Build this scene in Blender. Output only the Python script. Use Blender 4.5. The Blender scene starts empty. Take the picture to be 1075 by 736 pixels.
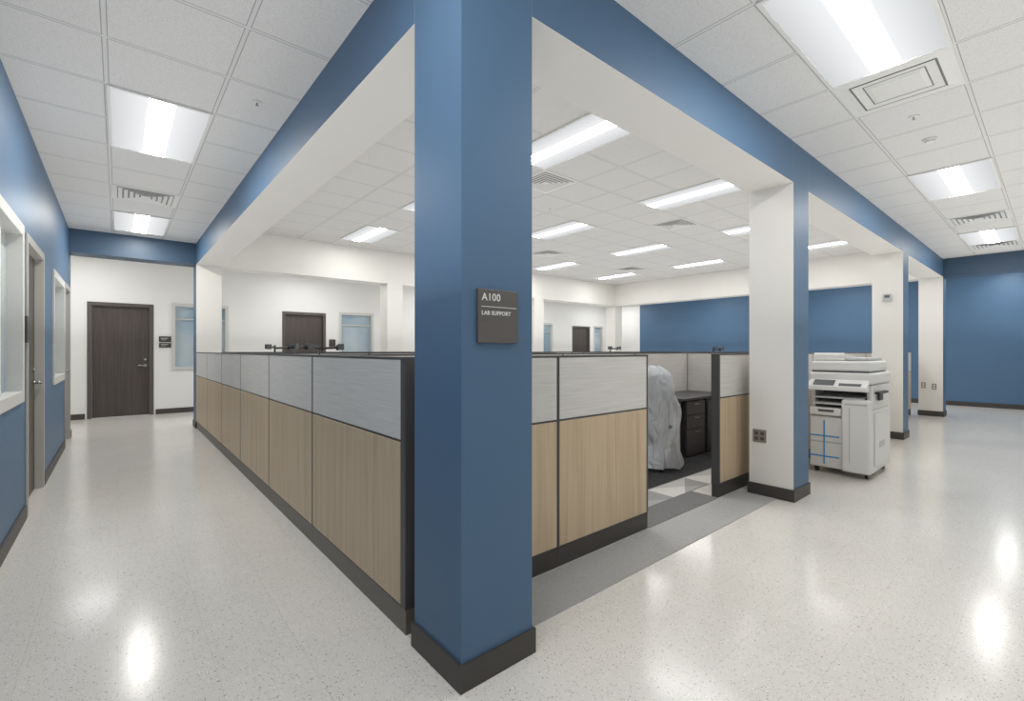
import bpy, bmesh, math, random
from mathutils import Vector, Matrix, noise
random.seed(4)
scene = bpy.context.scene
COL = scene.collection
scene.view_settings.view_transform = 'Standard'
scene.view_settings.exposure = 0.2

# ------------------------------------------------------------------ helpers
def lin(c):
    return tuple(((v/255.0)/12.92 if v/255.0 <= 0.04045 else (((v/255.0)+0.055)/1.055)**2.4) for v in c) + (1.0,)

def newmat(name):
    m = bpy.data.materials.new(name); m.use_nodes = True
    nt = m.node_tree
    return m, nt, nt.nodes['Principled BSDF']

def N(nt, t, **kw):
    n = nt.nodes.new(t)
    for k, v in kw.items(): setattr(n, k, v)
    return n

def L(nt, a, b): nt.links.new(a, b)

def mixc(nt, fac, a, b, bt='MIX'):
    n = nt.nodes.new('ShaderNodeMix'); n.data_type = 'RGBA'; n.blend_type = bt
    for sock, v in ((n.inputs[0], fac), (n.inputs[6], a), (n.inputs[7], b)):
        if hasattr(v, 'node'): nt.links.new(v, sock)
        else: sock.default_value = v
    return n.outputs[2]

def math_(nt, op, a, b=None):
    n = nt.nodes.new('ShaderNodeMath'); n.operation = op
    for i, v in enumerate((a, b)):
        if v is None: continue
        if hasattr(v, 'node'): nt.links.new(v, n.inputs[i])
        else: n.inputs[i].default_value = v
    return n.outputs[0]

def pos(nt, scale=(1,1,1), loc=(0,0,0)):
    g = N(nt, 'ShaderNodeNewGeometry'); mp = N(nt, 'ShaderNodeMapping')
    mp.inputs['Scale'].default_value = scale; mp.inputs['Location'].default_value = loc
    L(nt, g.outputs['Position'], mp.inputs['Vector']); return mp.outputs[0]

def noise_(nt, vec, scale, detail=3, rough=0.5, dist=0.0):
    n = N(nt, 'ShaderNodeTexNoise'); n.inputs['Scale'].default_value = scale
    n.inputs['Detail'].default_value = detail; n.inputs['Roughness'].default_value = rough
    n.inputs['Distortion'].default_value = dist
    L(nt, vec, n.inputs['Vector']); return n.outputs['Fac']

def ramp(nt, fac, stops):
    r = N(nt, 'ShaderNodeValToRGB'); e = r.color_ramp.elements
    e[0].position, e[0].color = stops[0]; e[1].position, e[1].color = stops[-1]
    for p, c in stops[1:-1]:
        x = e.new(p); x.color = c
    L(nt, fac, r.inputs[0]); return r.outputs[0]

def bump(nt, b, h, strength, dist=0.01):
    n = N(nt, 'ShaderNodeBump'); n.inputs['Strength'].default_value = strength
    n.inputs['Distance'].default_value = dist
    L(nt, h, n.inputs['Height']); L(nt, n.outputs[0], b.inputs['Normal'])

def simple(name, rgb, rough=0.5, metal=0.0, nscale=40, var=0.04, bstr=0.0):
    m, nt, b = newmat(name)
    c = lin(rgb); c2 = tuple(min(1, x*(1-var*2)) for x in c[:3]) + (1,)
    f = noise_(nt, pos(nt), nscale)
    L(nt, mixc(nt, f, c, c2), b.inputs['Base Color'])
    b.inputs['Roughness'].default_value = rough; b.inputs['Metallic'].default_value = metal
    if bstr: bump(nt, b, noise_(nt, pos(nt), nscale*4), bstr, 0.002)
    return m

def emis(name, rgb, s):
    m, nt, b = newmat(name)
    b.inputs['Base Color'].default_value = lin(rgb)
    b.inputs['Emission Color'].default_value = lin(rgb)
    b.inputs['Emission Strength'].default_value = s
    b.inputs['Roughness'].default_value = 0.5
    return m

BLUE = simple('blue_paint', (80,111,142), 0.46, nscale=2, var=0.03, bstr=0.0)
nt = BLUE.node_tree; bump(nt, nt.nodes['Principled BSDF'], noise_(nt, pos(nt), 220, 2), 0.12, 0.002)
nt.nodes['Principled BSDF'].inputs['Specular IOR Level'].default_value = 0.4
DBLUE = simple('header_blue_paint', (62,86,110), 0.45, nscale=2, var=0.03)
CREAM = simple('cream_paint', (231,229,224), 0.5, nscale=2, var=0.02)
WHITE = simple('white_wall_paint', (232,232,230), 0.5, nscale=2, var=0.02)
BASEM = simple('dark_vinyl_base', (66,62,60), 0.45)
FRAME_D = simple('charcoal_trim', (72,71,72), 0.4)
KICK_LIT = simple('lit_taupe_kick_plate', (108,102,94), 0.45)
FRAME_G = simple('grey_door_frame_paint', (178,176,171), 0.4)
FRAME_DK = simple('dark_door_frame_paint', (88,82,80), 0.4)
WFRAME = simple('white_window_frame', (206,206,203), 0.5)
STEEL = simple('satin_steel', (190,190,190), 0.25, 1.0)
BLACKP = simple('black_plastic', (42,42,44), 0.4)
DGREY = simple('dark_grey_laminate', (66,64,66), 0.4)
SIGNM = simple('taupe_sign_plate', (94,90,88), 0.4, nscale=200, var=0.05)
TEXTM = simple('white_sign_lettering', (235,235,232), 0.5)
PRW = simple('printer_off_white', (222,222,221), 0.4, var=0.01)
PRG = simple('printer_light_grey', (188,190,191), 0.4, var=0.01)
PRD = simple('printer_dark_grey', (92,94,98), 0.35)
TAPE = simple('blue_tape', (70,155,212), 0.5)
METW = simple('white_painted_metal', (228,228,225), 0.4)
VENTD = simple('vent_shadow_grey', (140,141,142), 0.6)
PLATE = simple('steel_cover_plate', (150,144,136), 0.35, 0.3)
SOCK = simple('brown_socket_plastic', (84,76,70), 0.4)
CHAIRF = simple('chair_dark_fabric', (120,124,130), 0.8)

def tile_floor():
    m, nt, b = newmat('speckled_vinyl_tile')
    p = pos(nt)
    br = N(nt, 'ShaderNodeTexBrick'); br.offset = 0.0; br.squash = 1.0
    br.inputs['Scale'].default_value = 1; br.inputs['Brick Width'].default_value = 0.305
    br.inputs['Row Height'].default_value = 0.305; br.inputs['Mortar Size'].default_value = 0.001
    br.inputs['Mortar Smooth'].default_value = 0.3
    br.inputs['Color1'].default_value = lin((221,218,213)); br.inputs['Color2'].default_value = lin((218,215,210))
    br.inputs['Mortar'].default_value = lin((202,198,192)); L(nt, p, br.inputs['Vector'])
    col = br.outputs['Color']
    for sc, th, pick, c, fac in ((60,.22,.58,(156,148,140),.65),(100,.24,.6,(128,120,112),.6),(80,.3,.65,(240,239,236),.7),(32,.11,.68,(112,101,90),.8)):
        v = N(nt, 'ShaderNodeTexVoronoi'); v.inputs['Scale'].default_value = sc
        L(nt, pos(nt, (1,1,0.001), (sc*.13, sc*.07, 0)), v.inputs['Vector'])
        sep = N(nt, 'ShaderNodeSeparateColor'); L(nt, v.outputs['Color'], sep.inputs[0])
        a = math_(nt, 'LESS_THAN', v.outputs['Distance'], th)
        k = math_(nt, 'GREATER_THAN', sep.outputs[0], pick)
        f = math_(nt, 'MULTIPLY', math_(nt, 'MULTIPLY', a, k), fac)
        col = mixc(nt, f, col, lin(c))
    cloud = noise_(nt, p, 3.0, 4)
    col = mixc(nt, math_(nt, 'MULTIPLY', cloud, 0.08), col, lin((198,194,187)))
    L(nt, col, b.inputs['Base Color'])
    r = math_(nt, 'ADD', math_(nt, 'MULTIPLY', noise_(nt, p, 6, 4), 0.09), 0.135)
    L(nt, r, b.inputs['Roughness']); b.inputs['Specular IOR Level'].default_value = 0.38
    bump(nt, b, noise_(nt, p, 9, 3), 0.05, 0.01)
    return m
TILE = tile_floor()

def ceil_mat(name, ox, oy, base):
    m, nt, b = newmat(name)
    p = pos(nt, (1,1,1), (-ox, -oy, 0))
    def brick(ms, c1, mo):
        br = N(nt, 'ShaderNodeTexBrick'); br.offset = 0.0; br.squash = 1.0
        br.inputs['Scale'].default_value = 1; br.inputs['Brick Width'].default_value = 0.61
        br.inputs['Row Height'].default_value = 0.61; br.inputs['Mortar Size'].default_value = ms
        br.inputs['Mortar Smooth'].default_value = 0.0
        for k, c in (('Color1', c1), ('Color2', c1), ('Mortar', mo)): br.inputs[k].default_value = c
        L(nt, p, br.inputs['Vector']); return br
    w = (1,1,1,1); k = (0,0,0,1)
    bar = brick(0.0100, k, w).outputs['Color']; edge = brick(0.0148, k, w).outputs['Color']
    n1 = noise_(nt, p, 170, 3, 0.7)
    tc = ramp(nt, n1, [(0.33, lin(tuple(x-24 for x in base))), (0.5, lin(base)), (0.8, lin(tuple(min(255, x+5) for x in base)))])
    col = mixc(nt, edge, tc, lin((160,160,159)))  # shadow line beside the grid bars, painted into the tile colour
    col = mixc(nt, bar, col, lin((218,218,216)))
    L(nt, col, b.inputs['Base Color']); b.inputs['Roughness'].default_value = 0.85
    bump(nt, b, n1, 0.2, 0.003)
    return m
CEIL_L = ceil_mat('acoustic_tile_a', -0.06, 4.13, (224,223,221))
CEIL_R = ceil_mat('acoustic_tile_b', 2.50, 1.01, (224,223,221))
CEIL_I = ceil_mat('acoustic_tile_c', 3.20, 2.67, (222,221,219))

def wood(name, a, c, d, sx=26, sz=0.9):
    m, nt, b = newmat(name)
    n1 = noise_(nt, pos(nt, (sx, sx, sz)), 1.0, 6, 0.62, 0.6)
    n2 = noise_(nt, pos(nt, (sx*5, sx*5, sz*3)), 1.0, 3)
    n3 = noise_(nt, pos(nt, (4, 4, 0.5)), 1.0, 2)
    col = ramp(nt, n1, [(0.26, lin(d)), (0.5, lin(c)), (0.74, lin(a))])
    col = mixc(nt, math_(nt, 'MULTIPLY', n2, 0.35), col, lin(d))
    col = mixc(nt, math_(nt, 'MULTIPLY', n3, 0.3), col, lin(a))
    L(nt, col, b.inputs['Base Color']); b.inputs['Roughness'].default_value = 0.42
    return m
OAK = wood('light_oak_laminate', (210,191,163), (198,177,147), (166,143,115), 22, 0.8)
WALNUT = wood('dark_walnut_veneer', (92,83,79), (74,66,63), (54,48,46), 40, 1.2)

def fabric():
    m, nt, b = newmat('light_grey_woven_fabric')
    n1 = noise_(nt, pos(nt, (3, 3, 190)), 1.0, 3, 0.6)
    n2 = noise_(nt, pos(nt, (60, 60, 320)), 1.0, 2)
    col = ramp(nt, n1, [(0.3, lin((198,196,193))), (0.7, lin((220,217,213)))])
    col = mixc(nt, math_(nt, 'MULTIPLY', n2, 0.25), col, lin((182,180,177)))
    L(nt, col, b.inputs['Base Color']); b.inputs['Roughness'].default_value = 0.9
    bump(nt, b, n2, 0.1, 0.001)
    return m
FABRIC = fabric()

def carpet(name, a, c, sc=160):
    m, nt, b = newmat(name)
    n1 = noise_(nt, pos(nt), sc, 3, 0.8)
    L(nt, ramp(nt, n1, [(0.35, lin(a)), (0.65, lin(c))]), b.inputs['Base Color'])
    b.inputs['Roughness'].default_value = 0.95; bump(nt, b, n1, 0.6, 0.004)
    return m
CARP1 = carpet('grey_carpet', (150,150,150), (178,178,177))
CARP2 = carpet('dark_grey_carpet', (98,97,98), (130,129,129))
CARP4 = carpet('black_carpet', (22,22,24), (66,66,70), 45)
def carpet_tri():
    m, nt, b = newmat('triangle_pattern_carpet')
    sp = N(nt, 'ShaderNodeSeparateXYZ'); L(nt, pos(nt, (1.55,2.7,1),(.2,.35,0)), sp.inputs[0])
    fx = math_(nt, 'FRACT', sp.outputs[0]); fy = math_(nt, 'FRACT', sp.outputs[1])
    g = math_(nt, 'GREATER_THAN', fx, fy)
    g2 = math_(nt, 'GREATER_THAN', math_(nt, 'ADD', fx, fy), 1.15)
    col = mixc(nt, g, lin((216,214,210)), lin((168,168,168)))
    col = mixc(nt, math_(nt, 'MULTIPLY', g2, 0.3), col, lin((110,110,112)))
    n1 = noise_(nt, pos(nt), 160, 3, 0.8)
    col = mixc(nt, math_(nt, 'MULTIPLY', n1, 0.25), col, lin((100,100,100)))
    L(nt, col, b.inputs['Base Color']); b.inputs['Roughness'].default_value = 0.95
    return m
CARP3 = carpet_tri()

def pane_mat():
    m, nt, b = newmat('window_glass_pane')
    f = noise_(nt, pos(nt), 1.1, 2)
    L(nt, ramp(nt, f, [(0.35, lin((142,166,184))), (0.65, lin((190,203,210)))]), b.inputs['Base Color'])
    b.inputs['Roughness'].default_value = 0.06; b.inputs['Specular IOR Level'].default_value = 0.8
    return m
PANE = pane_mat()

def plastic_wrap():
    m, nt, b = newmat('clear_plastic_wrap')
    b.inputs['Base Color'].default_value = lin((226,231,237))
    b.inputs['Roughness'].default_value = 0.14; b.inputs['Alpha'].default_value = 0.62
    bump(nt, b, noise_(nt, pos(nt, (1,1,.4)), 11, 3, .5, 0.8), 0.9, 0.07)
    return m
WRAP = plastic_wrap()
LENS = emis('lamp_lens_lit', (255,254,251), 33.0)
LENSC = emis('corridor_lamp_lens_lit', (255,252,246), 44.0)
def refl():
    m, nt, b = newmat('lamp_side_reflector_glow')
    b.inputs['Base Color'].default_value = (0.02,0.02,0.02,1); b.inputs['Specular IOR Level'].default_value = 0.0
    b.inputs['Emission Color'].default_value = lin((238,240,242))
    tc = N(nt,'ShaderNodeTexCoord'); sp = N(nt,'ShaderNodeSeparateXYZ'); L(nt, tc.outputs['Object'], sp.inputs[0])
    ax = math_(nt,'ABSOLUTE', sp.outputs[0])
    s = math_(nt,'SUBTRACT', 1.0, math_(nt,'MULTIPLY', ax, 1.25))  # lens light on the reflector put in as emission, fading outwards
    L(nt, s, b.inputs['Emission Strength'])
    return m
REFL = refl()

class G:
    def __init__(s): s.bm = bmesh.new()
    def box(s, x0,x1,y0,y1,z0,z1, mi=0, fm=None):
        v = [s.bm.verts.new((x,y,z)) for x in (x0,x1) for y in (y0,y1) for z in (z0,z1)]
        fs = {'-x':(0,1,3,2),'+x':(4,6,7,5),'-y':(0,4,5,1),'+y':(2,3,7,6),'-z':(0,2,6,4),'+z':(1,5,7,3)}
        for k,i in fs.items():
            f = s.bm.faces.new([v[j] for j in i]); f.material_index = (fm or {}).get(k, mi)
        return s
    def cyl(s, p0, p1, r, r2=None, seg=16, mi=0):
        p0, p1 = Vector(p0), Vector(p1); d = p1-p0
        rot = d.to_track_quat('Z','Y').to_matrix().to_4x4()
        res = bmesh.ops.create_cone(s.bm, cap_ends=True, segments=seg, radius1=r, radius2=r if r2 is None else r2,
              depth=d.length, matrix=Matrix.Translation((p0+p1)/2) @ rot)
        for f in {f for v in res['verts'] for f in v.link_faces}:
            f.material_index = mi; f.smooth = len(f.verts) == 4
        return s
    def poly(s, pts, mi=0):
        f = s.bm.faces.new([s.bm.verts.new(p) for p in pts]); f.material_index = mi; return s
    def prism(s, prof, x0, x1, mi=0):   # prof: (y,z) list extruded on x
        a = [s.bm.verts.new((x0,y,z)) for y,z in prof]; b = [s.bm.verts.new((x1,y,z)) for y,z in prof]
        n = len(prof)
        s.bm.faces.new(a).material_index = mi; s.bm.faces.new(b[::-1]).material_index = mi
        for i in range(n):
            s.bm.faces.new([a[i], b[i], b[(i+1)%n], a[(i+1)%n]]).material_index = mi
        return s
    def done(s, name, mats, parent=None, loc=None, bevel=0, seg=2, rot=0, recenter=False):
        bmesh.ops.recalc_face_normals(s.bm, faces=s.bm.faces)
        me = bpy.data.meshes.new(name)
        if recenter:
            xs=[v.co.x for v in s.bm.verts]; ys=[v.co.y for v in s.bm.verts]; zs=[v.co.z for v in s.bm.verts]
            c = Vector(((min(xs)+max(xs))/2,(min(ys)+max(ys))/2,min(zs)))
            for v in s.bm.verts: v.co -= c
            loc = c
        s.bm.to_mesh(me); s.bm.free()
        for m in (mats if isinstance(mats,(list,tuple)) else [mats]): me.materials.append(m)
        o = bpy.data.objects.new(name, me); COL.objects.link(o)
        if parent: o.parent = parent
        if loc is not None: o.location = loc
        o.rotation_euler.z = rot
        if bevel:
            b = o.modifiers.new('bevel','BEVEL'); b.width = bevel; b.segments = seg; b.limit_method = 'ANGLE'
        return o

def root(name, loc, label, cat=None, rot=0, group=None, structure=False):
    o = bpy.data.objects.new(name, None); COL.objects.link(o); o.location = loc; o.rotation_euler.z = rot
    o.empty_display_size = 0.1
    o['label'] = label
    if structure: o['kind'] = 'structure'
    if cat: o['category'] = cat
    if group: o['group'] = group
    return o

def struct(g, name, mats, label=None, bevel=0):
    o = g.done(name, mats, recenter=True, bevel=bevel); o['kind'] = 'structure'
    if label: o['label'] = label
    return o

def thing(g, name, mats, label, cat, group=None, bevel=0):
    o = g.done(name, mats, recenter=True, bevel=bevel); o['label'] = label; o['category'] = cat
    if group: o['group'] = group
    return o

def copy_tree(r, loc, rot=None, group=None):
    n = r.copy(); COL.objects.link(n); n.location = loc
    if rot is not None: n.rotation_euler.z = rot
    if group: n['group'] = group
    for c in r.children:
        k = c.copy(); COL.objects.link(k); k.parent = n
    return n

def text_part(body, size, loc, rot, parent, mat, name='lettering', depth=0.0008, align='LEFT'):
    cu = bpy.data.curves.new('t', 'FONT'); cu.body = body; cu.size = size; cu.extrude = depth
    cu.align_x = align; cu.align_y = 'CENTER'; cu.space_character = 1.08; cu.offset = 0.0004
    t = bpy.data.objects.new('t', cu); COL.objects.link(t)
    bpy.context.view_layer.update()
    dg = bpy.context.evaluated_depsgraph_get()
    me = bpy.data.meshes.new_from_object(t.evaluated_get(dg))
    bpy.data.objects.remove(t)
    me.materials.clear(); me.materials.append(mat)
    o = bpy.data.objects.new(name, me); COL.objects.link(o); o.parent = parent
    o.location = loc; o.rotation_euler = rot
    return o

# ------------------------------------------------------------------ dimensions
CZ, CZI, BZ = 3.09, 3.42, 2.74
W = 0.365
CX = [0.995, 4.405, 8.71, 12.30]; CY = [1.47, 9.33]
LX, FY, RX, BY = -0.55, 11.9, 15.1, -1.0
YI, XE = CY[1]+W, CX[3]+W

# ------------------------------------------------------------------ floor & ceilings
struct(G().box(-2.5,15.3,-1.2,12.1,-0.1,0.0), 'floor', TILE, 'glossy off-white speckled vinyl tile floor')
struct(G().box(LX-.15,CX[0],BY-.1,CY[1],CZ,CZ+.06), 'ceiling', CEIL_L)
struct(G().box(CX[0],RX+.1,BY-.1,CY[0],CZ,CZ+.06), 'ceiling', CEIL_R)
struct(G().box(-2.5,RX+.1,YI,FY+.1,CZ,CZ+.06), 'ceiling', CEIL_L)
struct(G().box(XE,RX+.1,CY[0],YI,CZ,CZ+.06), 'ceiling', CEIL_R)
struct(G().box(CX[0]+W,CX[3],CY[0]+W,CY[1],CZI,CZI+.06), 'ceiling', CEIL_I)

# carpets (thin, laid on the floor)
thing(G().box(CX[0]+W+.004,CX[1]-.014,1.60,1.935,0,0.004), 'carpet', CARP1, 'light grey carpet strip between the columns', 'carpet')
thing(G().box(2.96,4.03,1.94,2.20,0,0.005), 'carpet', CARP2, 'dark grey carpet band at the cubicle entrance', 'carpet')
thing(G().box(2.96,6.2,2.202,2.48,0,0.005), 'carpet', CARP3, 'carpet with pale and grey triangle pattern', 'carpet')
thing(G().box(1.1,6.2,2.482,3.44,0,0.006), 'carpet', CARP4, 'black textured carpet inside the cubicle', 'carpet')
thing(G().box(1.1,12.2,3.56,9.3,0,0.004), 'carpet', CARP2, 'dark grey carpet under the cubicle rows', 'carpet')

# ------------------------------------------------------------------ walls with openings
def wall_along(axis, c0, c1, a0, a1, h, holes, name, mats, fm=None, label=None):
    g = G()
    def b(p,q,z0,z1):
        if q-p < 1e-4 or z1-z0 < 1e-4: return
        if axis == 'y': g.box(c0,c1,p,q,z0,z1,0,fm)
        else: g.box(p,q,c0,c1,z0,z1,0,fm)
    cur = a0
    for (p,q,z0,z1) in sorted(holes):
        b(cur,p,0,h); b(p,q,0,z0); b(p,q,z1,h); cur = q
    b(cur,a1,0,h)
    return struct(g, name, mats, label)

T = 0.15
DH = 2.2
win_l = [(3.3,4.98,0.95,2.2),(7.14,8.45,0.95,2.17)]
door_l = [(5.21,6.28,0,DH),(8.62,9.45,0,DH)]
wall_along('y', LX-T, LX, BY-.1, 9.69, CZ, win_l+door_l, 'wall_left', [BLUE, WHITE], {'+y':1,'-x':1}, 'semi-gloss blue painted corridor wall')
win_f = [(0.874,1.83,.92,2.25),(4.33,5.19,.92,2.25),(11.4,12.0,.92,2.25),(14.35,14.85,.92,2.25)]
door_f = [(-.43,.53,0,2.21),(2.98,3.95,0,2.21),(13.1,14.07,0,2.21)]
wall_along('x', FY, FY+T, -2.5, RX+T, CZ, win_f+door_f, 'wall_far', WHITE, None, 'off-white painted wall')
struct(G().box(RX,RX+T,BY-.1,10.3,0,CZ), 'wall_right', BLUE, 'blue painted end wall')
struct(G().box(RX,RX+T,10.3,FY,0,CZ), 'wall_right_return', WHITE)
struct(G().box(LX,RX,BY-.1,BY,0,CZ), 'wall_back', WHITE)
struct(G().box(-2.5,-2.4,9.84,FY,0,CZ), 'wall_alcove', WHITE)
struct(G().box(-2.5,LX-T,9.69,9.84,0,CZ), 'wall_alcove_return', WHITE)

# baseboards
def segs(a0,a1,cuts):
    cur=a0; out=[]
    for p,q in sorted(cuts):
        out.append((cur,p)); cur=q
    out.append((cur,a1)); return [s for s in out if s[1]-s[0]>.01]
g=G()
for p,q in segs(BY,9.69,[(a-.05,b+.05) for a,b,_,_ in door_l]): g.box(LX+.001,LX+.013,p,q,0.001,.105)
struct(g,'baseboard_left',BASEM)
g=G()
for p,q in segs(-2.39,RX-.01,[(a-.05,b+.05) for a,b,_,_ in door_f]): g.box(p,q,FY-.013,FY-.001,0.001,.105)
struct(g,'baseboard_far',BASEM)
struct(G().box(RX-.013,RX-.001,BY,FY-.02,0.001,.105),'baseboard_right',BASEM)

# ------------------------------------------------------------------ columns & beams
def column(x, y, fm, label):
    r = root('column', (x+W/2, y+W/2, 0), label, 'column', group='square columns of the open office')
    h=W/2
    G().box(-h,h,-h,h,0,CZI-.001,0,fm).done('shaft',[CREAM,BLUE],r)
    G().box(-h-.012,h+.012,-h-.012,-h,0.001,.105).box(-h-.012,h+.012,h,h+.012,0.001,.105)\
       .box(-h-.012,-h,-h,h,0.001,.105).box(h,h+.012,-h,h,0.001,.105).done('baseboard',BASEM,r)
    return r
column(CX[0],CY[0],{'-x':1,'-y':1,'+x':1},'blue painted square corner column with dark vinyl base')
for x in CX[1:]:
    column(x,CY[0],{'-y':1},'square column, cream inner face and blue corridor face')
column(CX[0],CY[1],{'-x':1},'cream square column with blue corridor face')
for x in CX[1:]:
    column(x,CY[1],{},'plain cream square column below the beam')

def beam(x0,x1,y0,y1,fm,label,mats=None,z1=CZI-.002):
    thing(G().box(x0,x1,y0,y1,BZ,z1,0,fm),'ceiling_beam',mats or [CREAM,BLUE],label,'beam')
e=.001
beam(CX[0],CX[0]+W,CY[0]+W+e,CY[1]-e,{'-x':1},'long beam, blue corridor side and cream underside')
for i in range(3):
    beam(CX[i]+W+e,CX[i+1]-e,CY[0],CY[0]+W,{'-y':1},'beam between columns, blue corridor side and cream underside')
    beam(CX[i]+W+e,CX[i+1]-e,CY[1],CY[1]+W,{},'cream painted beam across the far side')
beam(CX[3],CX[3]+W,CY[0]+W+e,CY[1]-e,{},'cream painted beam across the end of the office')
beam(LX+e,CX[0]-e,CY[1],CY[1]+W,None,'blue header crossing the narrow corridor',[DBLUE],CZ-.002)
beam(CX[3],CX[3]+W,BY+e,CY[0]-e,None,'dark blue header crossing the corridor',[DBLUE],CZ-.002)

# ------------------------------------------------------------------ doors / windows (local: facing -y, wall face at y=0)
cnt={'d':0,'w':0}
def door(cx, y, w, h, rot, fmat, leafmat, label, hand=1, xy=None):
    cnt['d']+=1
    r = root('door_%d'%cnt['d'], (cx,y,0), label, None, rot, structure=True)
    a=w/2; f=.045
    g=G()
    g.box(-a+.001,-a+f,-.012,.13,0.001,h-.001).box(a-f,a-.001,-.012,.13,0.001,h-.001).box(-a+f,a-f,-.012,.13,h-f,h-.001)
    g.box(-a-.02,-a+.001,-.012,-.001,0.001,h+.02).box(a-.001,a+.02,-.012,-.001,0.001,h+.02).box(-a+.001,a-.001,-.012,-.001,h-.001,h+.02)
    g.done('door_frame',fmat,r)
    G().box(-a+f+.003,a-f-.003,.05,.095,.008,h-f-.003).done('door_leaf',leafmat,r)
    s=hand*(a-f-.07)
    G().cyl((s,.05,1.0),(s,.038,1.0),.028).cyl((s,.04,1.0),(s,-.005,1.0),.011)\
       .cyl((s+.008*hand,-.005,1.0),(s-.125*hand,-.005,1.0),.010).cyl((s,.05,1.12),(s,.04,1.12),.022).done('lever_handle',STEEL,r)
    return r
def window(cx,y,z0,w,h,rot,label,mull=(),fr=.06,mat=WFRAME,bar=None):
    cnt['w']+=1
    r = root('window_%d'%cnt['w'], (cx,y,z0), label, None, rot, structure=True)
    a=w/2; g=G()
    g.box(-a-.03,-a+fr,-.016,.12,-.03,h+.03).box(a-fr,a+.03,-.016,.12,-.03,h+.03)
    g.box(-a+fr,a-fr,-.016,.12,-.03,fr).box(-a+fr,a-fr,-.016,.12,h-fr,h+.03)
    for v in g.bm.verts:
        if v.co.y > 0:
            v.co.x = max(-a+.001, min(a-.001, v.co.x)); v.co.z = max(.001, min(h-.001, v.co.z))
    for m in mull: g.box(m-.02,m+.02,.03,.07,fr,h-fr)
    if bar: g.box(-a+fr,a-fr,.03,.07,bar-.012,bar+.012)
    g.done('window_frame',mat,r)
    G().box(-a+fr-.005,a-fr+.005,.072,.08,fr-.005,h-fr+.005).done('glass_pane',PANE,r)
    return r
H=math.pi/2
door((-.43+.53)/2,FY,.96,2.21,0,FRAME_DK,WALNUT,'dark walnut veneer door in a dark metal frame')
door((2.98+3.95)/2,FY,.97,2.21,0,FRAME_DK,WALNUT,'dark walnut door in the far white wall')
door((13.1+14.07)/2,FY,.97,2.21,0,FRAME_DK,WALNUT,'dark walnut door beyond the beam')
for a,b_,_,h in door_l:
    r=door(0,0,b_-a,DH,H,FRAME_G,WALNUT,'dark wood door in a light grey metal frame'); r.location=(LX,(a+b_)/2,0)
for i,(a,b_,z0,z1) in enumerate(win_l):
    w=b_-a
    window(LX,(a+b_)/2,z0,w,z1-z0,H,'wide interior window with white frame',mull=(-w/6,w/6) if i==0 else (0,),fr=.05)
for a,b_,z0,z1 in win_f:
    window((a+b_)/2,FY,z0,b_-a,z1-z0,0,'interior window with pale frame',fr=.03,bar=(z1-z0)*.78)

# ------------------------------------------------------------------ signs
sg = root('room_sign',(1.168,CY[0]-.004,1.33),'taupe room sign reading A100 LAB SUPPORT on the blue column','sign')
G().box(-.103,.103,-.008,.003,0,.213).done('sign_plate',SIGNM,sg,bevel=.002)
R90=(math.pi/2,0,0)
text_part('A100',.041,(-.086,-.0085,.180),R90,sg,TEXTM)
G().box(-.088,.092,-.0095,-.008,.142,.1445).done('divider_line',TEXTM,sg)
text_part('LAB SUPPORT',.0225,(-.087,-.0085,.118),R90,sg,TEXTM)
g=G()
for i in range(9):
    for j in range(3):
        if (i*7+j*5)%3: g.cyl((-.084+i*.0045,-.008,.094-j*.004),(-.084+i*.0045,-.0092,.094-j*.004),.0011,seg=6)
g.done('braille_dots',SIGNM,sg)
for z0,z1,lab in ((1.36,1.455,'small dark lower room sign on the white wall'),(1.475,1.59,'small dark upper room sign on the white wall')):
    s2=root('room_sign',(.735,FY-.004,z0),lab,'sign')
    G().box(-.1,.1,-.008,.003,0,z1-z0).done('sign_plate',BASEM,s2)
    G().box(-.07,.05,-.0095,-.008,(z1-z0)*.62,(z1-z0)*.7).box(-.07,.02,-.0095,-.008,(z1-z0)*.35,(z1-z0)*.4).done('printed_line',TEXTM,s2)
s2=root('room_sign',(LX+.004,5.095,1.36),'dark room sign between the window and the doorway','sign',H)
G().box(-.075,.075,-.024,.003,0,.2).done('sign_plate',BASEM,s2)
s2=root('room_sign',(4.13,FY-.004,1.36),'small dark room sign beside the far door','sign')
G().box(-.08,.08,-.008,.003,0,.22).done('sign_plate',BASEM,s2)

# outlets / thermostat
def outlet(x,y,z,w,lab):
    r=root('wall_outlet',(x-.001,y,z),lab,'outlet',-H)
    G().box(-w/2,w/2,-.006,0,0,.115).done('cover_plate',PLATE,r,bevel=.002)
    n=2 if w>.1 else 1
    for i in range(n):
        c=(i-(n-1)/2)*.05
        G().box(c-.015,c+.015,-.009,-.006,.02,.048).box(c-.015,c+.015,-.009,-.006,.067,.095).done('socket',SOCK if n==2 else METW,r)
outlet(CX[1],1.745,.475,.115,'double brown steel outlet on the cream column')
outlet(CX[3],1.76,.55,.07,'single outlet on the end column')
outlet(CX[3],1.60,.53,.07,'single outlet on the end column')
th=root('thermostat',(CX[2]-.001,1.65,2.03),'white thermostat box on the cream column','thermostat',-H)
G().box(-.055,.055,-.03,0,0,.11).done('case',PRG,th,bevel=.006)
G().box(-.03,.03,-.032,-.03,.05,.09).done('display',PRD,th)

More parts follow.
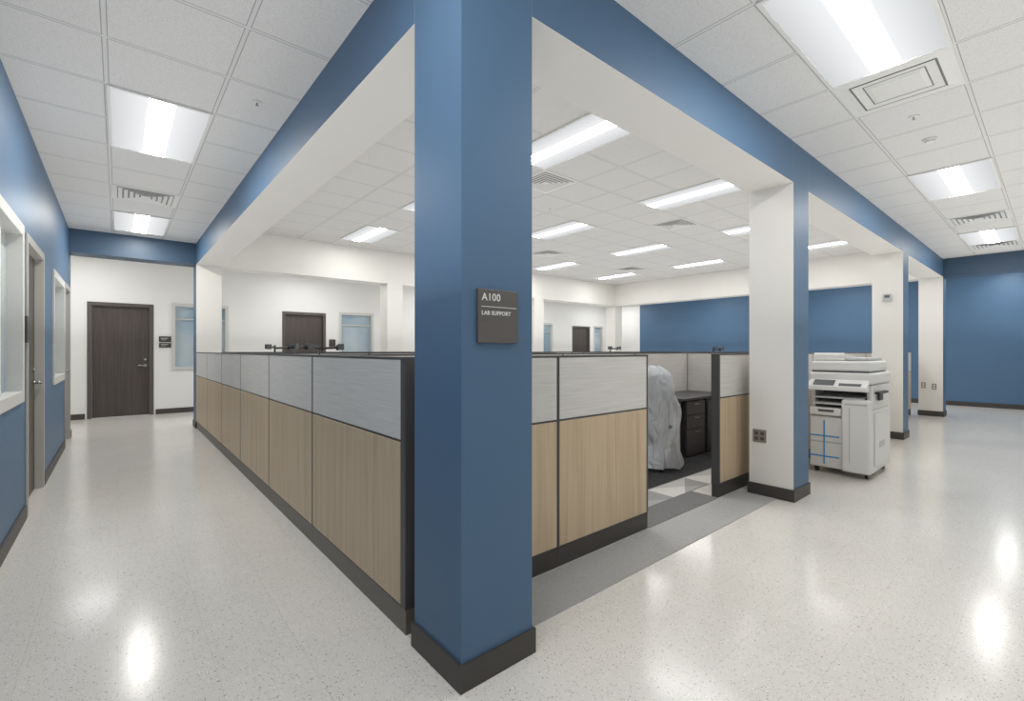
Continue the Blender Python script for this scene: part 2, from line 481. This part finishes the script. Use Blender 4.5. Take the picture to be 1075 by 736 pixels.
# ------------------------------------------------------------------ ceiling lights
def troffer(lens):
    r = root('ceiling_light',(0,0,-5),'recessed 2 by 4 lit ceiling light with central lens','ceiling light')
    a,b_=.305,.61
    G().box(-a,-a+.02,-b_,b_,-.012,-.001).box(a-.02,a,-b_,b_,-.012,-.001).box(-a+.02,a-.02,-b_,-b_+.02,-.012,-.001).box(-a+.02,a-.02,b_-.02,b_,-.012,-.001).done('fixture_frame',METW,r)
    g=G()
    for s in (-1,1):
        g.poly([(s*.285,-.59,-.009),(s*.285,.59,-.009),(s*.078,.59,-.004),(s*.078,-.59,-.004)])
    g.done('side_reflector',REFL,r)
    g=G(); n=8; pts=[(.078*math.cos(math.pi*i/n),-.004-.006*math.sin(math.pi*i/n)) for i in range(n+1)]
    for i in range(n):
        (x0,z0),(x1,z1)=pts[i],pts[i+1]
        g.poly([(x0,-.589,z0),(x0,.589,z0),(x1,.589,z1),(x1,-.589,z1)])
    g.done('lens',lens,r)
    return r
templ={}
def put_light(cx,cy,z,rot,grp,lens=LENS):
    if lens.name not in templ:
        t=troffer(lens); templ[lens.name]=t
        t.location=(cx,cy,z); t.rotation_euler.z=rot; t['group']=grp
    else: copy_tree(templ[lens.name],(cx,cy,z),rot,grp)
for y in (4.74,1.08,8.40): put_light(.245,y,CZ,0,'corridor ceiling lights',LENSC)
for x in (3.11,6.77,10.43,14.09): put_light(x,.705,CZ,H,'corridor ceiling lights')
for x in (3.505,5.945,8.385,10.825):
    for y in (3.28,5.72,8.16): put_light(x,y,CZI,0,'open office ceiling lights')
for x in (-.6,3.4,7.1,10.7,14.0): put_light(x,10.8,CZ,H,'added unseen rear corridor lights')  # out-of-view fixtures, added because the rear corridor needs light
for y in (3.6,7.2): put_light(13.9,y,CZ,0,'added unseen rear corridor lights')  # likewise added out of view for their light

# unseen upward fill lights, added to brighten the ceilings; no real fixtures
def fill_uplight(x0,x1,y0,y1,z,rad,c=(1,.995,.985)):
    ld=bpy.data.lights.new('added_fill_light','AREA'); ld.shape='RECTANGLE'; ld.size=x1-x0; ld.size_y=y1-y0
    ld.energy=rad*math.pi*(x1-x0)*(y1-y0); ld.color=c
    o=bpy.data.objects.new('added_fill_light',ld); COL.objects.link(o)
    o.location=((x0+x1)/2,(y0+y1)/2,z); o.rotation_euler=(math.pi,0,0)
fill_uplight(-.35,.8,-.6,9.1,1.5,.88,(1,.975,.94))
fill_uplight(1.4,14.6,-.7,1.1,1.5,.66)
fill_uplight(1.7,11.9,2.3,9.0,1.5,.46)
fill_uplight(-1.8,14.6,10.0,11.6,1.5,.36)
fill_uplight(13.0,14.8,2.0,9.4,1.5,.42)

# vents
def vent(plaque=False):
    r=root('ceiling_vent',(0,0,-5),'white square diffuser with central plaque' if plaque else 'white square louvred air diffuser','ceiling vent')
    a=.3
    def ring(g,o,i,zo,zi):
        po=[(-o,-o,zo),(o,-o,zo),(o,o,zo),(-o,o,zo)]; pi_=[(-i,-i,zi),(i,-i,zi),(i,i,zi),(-i,i,zi)]
        for k in range(4): g.poly([po[k],po[(k+1)%4],pi_[(k+1)%4],pi_[k]])
    g=G(); ring(g,a,a-.045 if not plaque else a-.03,-.004,-.004); ring(g,a,a,-.001,-.004); g.done('frame',METW,r)
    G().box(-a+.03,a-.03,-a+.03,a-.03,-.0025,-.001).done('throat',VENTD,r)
    g=G()
    if plaque:
        ring(g,.27,.225,-.004,-.009); ring(g,.213,.163,-.010,-.006)
        g.box(-.13,.13,-.13,.13,-.014,-.010); ring(g,.155,.13,-.006,-.012)
    else:
        for o in (.245,.195,.145,.095): ring(g,o,o-.034,-.009,-.005)
        g.box(-.045,.045,-.045,.045,-.009,-.005)
    g.done('louvre',METW,r)
    return r
v0=vent(); v0.location=(.245,6.875,CZ); v0['group']='ceiling vents'
for p in ((8.895,.705,CZ),(11.335,.705,CZ),(4.115,4.195,CZI),(7.165,4.195,CZI),(7.165,7.245,CZI),(10.215,7.245,CZI)):
    copy_tree(v0,p,0,'ceiling vents')
v1=vent(True); v1.location=(4.02,.705,CZ)
# sprinklers and detector
def sprinkler(x,y,z):
    r=root('fire_sprinkler',(x,y,z),'small chrome sprinkler head in the ceiling','sprinkler')
    G().cyl((0,0,.001),(0,0,-.006),.035,.03,24).done('escutcheon',METW,r)
    G().cyl((0,0,-.006),(0,0,-.022),.005).cyl((0,0,-.022),(0,0,-.024),.011).done('nozzle',STEEL,r)
for p in ((.763,3.74,CZ),(4.64,.72,CZ),(4.9,4.9,CZI)): sprinkler(*p)
r=root('smoke_detector',(5.24,.71,CZ),'round white smoke detector on the ceiling','smoke detector')
G().cyl((0,0,.001),(0,0,-.015),.05,.045,28).done('base',METW,r)
G().cyl((0,0,-.015),(0,0,-.03),.038,.026,28).done('sensor',METW,r)

# ------------------------------------------------------------------ cubicle panels
PH=1.27
def panel(x,y,length,rot,style='mixed',p0=.011,p1=.011,label=None,grp='cubicle partition panels'):
    label = label or ('partition panel, grey fabric above light oak laminate' if style=='mixed' else 'partition panel fully covered in light grey fabric')
    r=root('cubicle_panel',(x,y,.0045 if y>3.6 and x>1.06 else 0),label,'partition',rot,grp)
    a=length/2-.001; t=.035; z0=.115; zm=.88; ct=.012
    g=G()
    g.box(-a,-a+p0,-t,t,.115,PH-ct).box(a-p1,a,-t,t,.115,PH-ct).box(-a,a,-t-.002,t+.002,PH-ct,PH)
    g.box(-a+p0,a-p1,-t+.005,t-.005,z0,z0+.010)
    if style=='mixed': g.box(-a+p0,a-p1,-t+.003,t-.003,zm-.006,zm+.006)
    g.done('frame',FRAME_D,r)
    if style=='mixed':
        G().box(-a+p0,a-p1,-t-.001,t+.001,zm+.006,PH-ct).done('fabric_panel',FABRIC,r,bevel=.003)
        G().box(-a+p0,a-p1,-t-.001,t+.001,z0+.010,zm-.006).done('laminate_panel',OAK,r,bevel=.002)
    else:
        G().box(-a+p0,a-p1,-t-.001,t+.001,z0+.010,PH-ct).done('fabric_panel',FABRIC,r,bevel=.003)
    G().box(-a,a,-t+.004,t-.004,.001,.115).done('kick_plate',KICK_LIT if rot else BASEM,r)  # plates along y get a lighter, lit tone painted in; others stay dark
    return r
def run(axis,c,edges,style='mixed',first_post=None,last_post=None):
    n=len(edges)-1
    for i in range(n):
        a,b_=edges[i],edges[i+1]
        p0=.011 if i or not first_post else first_post; p1=.011 if i<n-1 or not last_post else last_post
        if axis=='y': panel(c,(a+b_)/2,b_-a,H,style,p0,p1)
        else: panel((a+b_)/2,c,b_-a,0,style,p0,p1)
run('y',1.031,[1.925,3.25,4.43,5.66,6.85,8.1,9.31],first_post=.045)
run('x',1.977,[1.072,2.01,2.95],last_post=.02)
run('x',1.977,[4.04,5.25,6.45,7.65,8.85,10.05,11.25,12.25],first_post=.025)
run('x',3.5,[1.075,2.35,3.66,4.97,6.262],'fabric')
panel(6.3,(2.02+3.53)/2,1.50,H,'fabric',.02,.02)
run('x',3.5,[6.34,7.6,8.8,10.0,11.2],'fabric')
run('x',5.4,[1.075,2.3,3.5,4.7,5.9,7.1,8.3,9.5,10.7],'fabric')
run('x',7.4,[1.075,2.3,3.5,4.7,5.9,7.1,8.3,9.5],'fabric')
run('x',9.25,[1.38,2.6,3.8,5.0,6.2,7.4],'fabric')
for x in (3.6,6.2,8.9):
    panel(x,4.45,1.80,H,'fabric'); panel(x,6.4,1.88,H,'fabric')

# ------------------------------------------------------------------ desks, pedestals
def desk(x0,x1,y0,y1,lab):
    r=root('desk',((x0+x1)/2,(y0+y1)/2,0),lab,'desk')
    a,b_=(x1-x0)/2,(y1-y0)/2
    G().box(-a,a,-b_,b_,.70,.73).done('worksurface',DGREY,r,bevel=.004)
    for s in (-1,1):
        G().box(s*(a-.03)-.012,s*(a-.03)+.012,-b_+.06,b_-.02,.007,.70).done('end_panel',DGREY,r)
    G().box(-a+.05,a-.05,b_-.05,b_-.03,.30,.70).done('modesty_panel',DGREY,r)
    return r
def pedestal(x,y,w,fronts,rot=0):
    r=root('file_cabinet',(x,y,.007),'dark grey drawer pedestal under the desk','cabinet',rot)
    d=.46; z1=.68
    G().box(-w/2,w/2,-d/2+.02,d/2,0,z1).done('body',DGREY,r)
    z=.02
    for h in fronts:
        dr=G().box(-w/2+.003,w/2-.003,-d/2,-d/2+.018,z,z+h-.006).done('drawer',DGREY,r,bevel=.002)
        G().box(-.06,.06,-d/2-.015,-d/2-.001,z+h-.045,z+h-.033).done('handle',STEEL,dr)
        z+=h
desk(5.08,6.25,2.86,3.455,'dark grey cubicle desk against grey partitions')
pedestal(5.42,3.12,.44,(.32,.17,.17)); pedestal(5.93,3.12,.44,(.32,.32))
desk(1.09,1.75,3.56,5.34,'dark grey desk behind the partition run')
desk(1.09,1.75,5.46,7.34,'dark grey desk behind the partition run')
desk(6.9,8.6,3.56,4.2,'dark grey desk in the second cubicle row')
desk(6.4,8.2,5.46,6.1,'dark grey desk in the third cubicle row')

def monitor_arm(x,y,rot,z=.731,k=0.0):
    r=root('monitor_arm',(x,y,z),'black dual monitor arm clamped to a desk','monitor arm',rot,'monitor arms')
    G().box(-.05,.05,-.05,.05,0,.02).done('clamp',BLACKP,r)
    G().cyl((0,0,.02),(0,0,.64-k),.013).done('pole',BLACKP,r)
    G().cyl((0,0,.60-k),(.19,-.06,.61-k),.012).cyl((0,0,.61-k),(-.19,-.06,.62-k),.012).cyl((.19,-.06,.58-k),(.19,-.06,.64-k),.014).cyl((-.19,-.06,.59-k),(-.19,-.06,.65-k),.014).done('arm',BLACKP,r)
    for s in (-1,1):
        G().box(s*.19-.035,s*.19+.035,-.12,-.105,.585-k,.65-k).box(s*.19-.01,s*.19+.01,-.105,-.06,.61-k,.635-k).done('mounting_plate',PRD,r)
for x,y,a,k in ((1.6,6.8,.5,0),(1.6,5.9,.9,0),(1.6,5.0,.4,0.01),(7.6,3.75,.2,.02),(7.3,5.65,.2,0)): monitor_arm(x,y,a,k=k)

# ------------------------------------------------------------------ wrapped chair
ch=root('office_chair',(4.58,2.93,.007),'office chair wrapped in crinkled clear plastic inside the cubicle','chair',math.radians(-60))
g=G()
for i in range(5):
    a=i*2*math.pi/5
    g.cyl((0,0,.10),(.24*math.cos(a),.24*math.sin(a),.075),.026,.016)
g.cyl((0,0,.06),(0,0,.13),.04).done('base',BLACKP,ch)
for i in range(5):
    a=i*2*math.pi/5; x,y=.24*math.cos(a),.24*math.sin(a)
    G().cyl((x-.02,y,.028),(x+.02,y,.028),.028).cyl((x,y,.028),(x,y,.075),.008).done('caster',BLACKP,ch)
G().cyl((0,0,.12),(0,0,.43),.022).done('gas_column',STEEL,ch)
G().box(-.20,.20,-.20,.20,.44,.51).done('seat',CHAIRF,ch,bevel=.03,seg=4)
G().prism([(-.20,.50),(-.15,.50),(-.17,.78),(-.19,1.02),(-.22,1.02),(-.22,.78)],-.16,.16).done('backrest',CHAIRF,ch,bevel=.015,seg=3)
for s in (-1,1):
    G().box(s*.20-.025,s*.20+.025,-.10,.12,.66,.69).cyl((s*.20,0,.66),(s*.18,0,.46),.012).done('armrest',BLACKP,ch,bevel=.004)
g=G(); bm=g.bm; rings=[]; nu=96
prof=[(1.13,.03,.02,-.20),(1.11,.10,.05,-.20),(1.06,.17,.085,-.20),(.99,.20,.10,-.19),(.90,.215,.11,-.18),(.82,.215,.13,-.15),(.74,.235,.17,-.10),(.67,.25,.21,-.05),(.59,.25,.235,-.02),(.51,.255,.24,0),(.43,.245,.24,0),(.35,.24,.23,0),(.28,.24,.23,0),(.20,.255,.245,0),(.12,.28,.27,0),(.04,.30,.29,0)]
for zi,(z,rx,ry,cy) in enumerate(prof):
    ring=[]
    for i in range(nu):
        a=2*math.pi*i/nu
        f=1+.20*noise.noise(Vector((math.cos(a)*2.6,math.sin(a)*2.6,z*4)))+.14*noise.noise(Vector((math.cos(a)*7,math.sin(a)*7,z*3)))*(1.5-z)
        sx=math.copysign(abs(math.cos(a))**.75,math.cos(a)); sy=math.copysign(abs(math.sin(a))**.75,math.sin(a))
        ring.append(bm.verts.new((rx*sx*f,cy+ry*sy*f,z+.02*noise.noise(Vector((a*3,z*9,1))))))
    rings.append(ring)
for A,B_ in zip(rings,rings[1:]):
    for i in range(nu):
        f=bm.faces.new([A[i],A[(i+1)%nu],B_[(i+1)%nu],B_[i]]); f.smooth=True
bm.faces.new(rings[0])
o=g.done('plastic_cover',WRAP,ch)
sd=o.modifiers.new('smooth','SUBSURF'); sd.levels=1; sd.render_levels=1

# ------------------------------------------------------------------ photocopier (local: front -y, width x)
cp=root('photocopier',(5.70,1.478,0),'off-white multifunction copier with blue tape beside the column','copier',-H)
w=.27
G().box(-w,w,.03,.80,.06,.70).box(-w,-w+.04,.06,.78,.70,.95).box(w-.05,w,.06,.78,.70,.95).box(-w+.04,w-.05,.34,.78,.70,.95).done('body',PRW,cp,bevel=.012)
G().box(-w+.04,w-.05,.08,.34,.701,.712).box(-w+.04,w-.05,.333,.339,.712,.94).done('output_cavity',PRD,cp)
for z0,z1 in ((.07,.33),(.335,.60)):
    G().box(-w+.006,.03,.008,.028,z0,z1).done('paper_drawer',PRW,cp,bevel=.004)
G().box(-w-.01,w+.01,.03,.80,.955,1.07).done('scanner',PRW,cp,bevel=.02,seg=3)
G().box(-w+.01,w-.03,.05,.76,1.071,1.08).done('platen_gap',PRD,cp)
G().box(-w,w-.02,.05,.77,1.081,1.19).done('document_feeder',PRW,cp,bevel=.025,seg=4)
G().prism([(.10,1.192),(.70,1.192),(.70,1.215),(.12,1.275),(.10,1.26)],-w+.01,.02).done('feeder_tray',PRW,cp,bevel=.01)
G().box(.03,w-.05,.12,.70,1.192,1.225).done('feeder_cover',PRG,cp,bevel=.012)
G().prism([(-.08,.885),(.03,.885),(.03,1.0),(-.08,.93)],-w,w-.02).done('control_panel',PRW,cp,bevel=.006)
g=G(); g.poly([(-.22,-.07,.938),(-.03,-.07,.938),(-.03,.015,.992),(-.22,.015,.992)]); g.poly([(.01,-.07,.938),(.2,-.07,.938),(.2,-.03,.963),(.01,-.03,.963)]); g.done('touch_screen',PRD,cp)
for i,z in enumerate((.735,.80)):
    G().prism([(-.03+.02*i,z),(.30,z+.03),(.30,z+.04),(-.03+.02*i,z+.016)],-w+.05,w-.06).done('output_tray',PRG,cp)
G().box(.03,w+.005,-.05,.06,.06,.80).done('finisher_front',PRW,cp,bevel=.025,seg=4)
G().box(-w+.01,.025,-.02,.03,.62,.70).done('front_cover',PRW,cp,bevel=.008)
G().box(-.18,-.04,-.024,-.0205,.655,.68).done('grip_recess',PRD,cp)
G().box(.06,w-.02,-.054,-.0505,.745,.76).done('grip_slot',PRG,cp)
G().box(w+.012,w+.055,.08,.44,.86,.885).box(w+.012,w+.03,.20,.34,.79,.86).done('side_bracket',BLACKP,cp,bevel=.005)
G().box(w+.002,w+.008,.12,.76,.12,.66).done('side_panel',PRW,cp,bevel=.003)
G().box(w+.009,w+.012,.3,.5,.3,.36).done('side_grip',PRG,cp)
for x in (-w+.05,w-.05):
    for y in (.08,.72):
        G().cyl((x-.015,y,.031),(x+.015,y,.031),.03).box(x-.02,x+.02,y-.02,y+.02,.045,.06).done('caster',BLACKP,cp)
G().box(-.14,-.127,.003,.0075,.10,.56).done('tape_strip',TAPE,cp)
G().box(-w,.0,.0035,.007,.175,.189).done('tape_strip',TAPE,cp)
G().box(-w,.0,.0035,.007,.39,.404).done('tape_strip',TAPE,cp)
G().box(.10,.106,-.0535,-.0505,.16,.72).done('seam',PRG,cp)

# ------------------------------------------------------------------ camera
cam = bpy.data.cameras.new('camera'); co = bpy.data.objects.new('camera', cam); COL.objects.link(co)
co.location=(0,0,1.3); co.rotation_euler=(math.pi/2,0,math.radians(-40.31))
cam.lens=16.32; cam.sensor_width=36; cam.clip_start=.05
scene.camera=co
wd=bpy.data.worlds.new('world'); scene.world=wd; wd.use_nodes=True
wd.node_tree.nodes['Background'].inputs[0].default_value=(.9,.95,1,1); wd.node_tree.nodes['Background'].inputs[1].default_value=.5
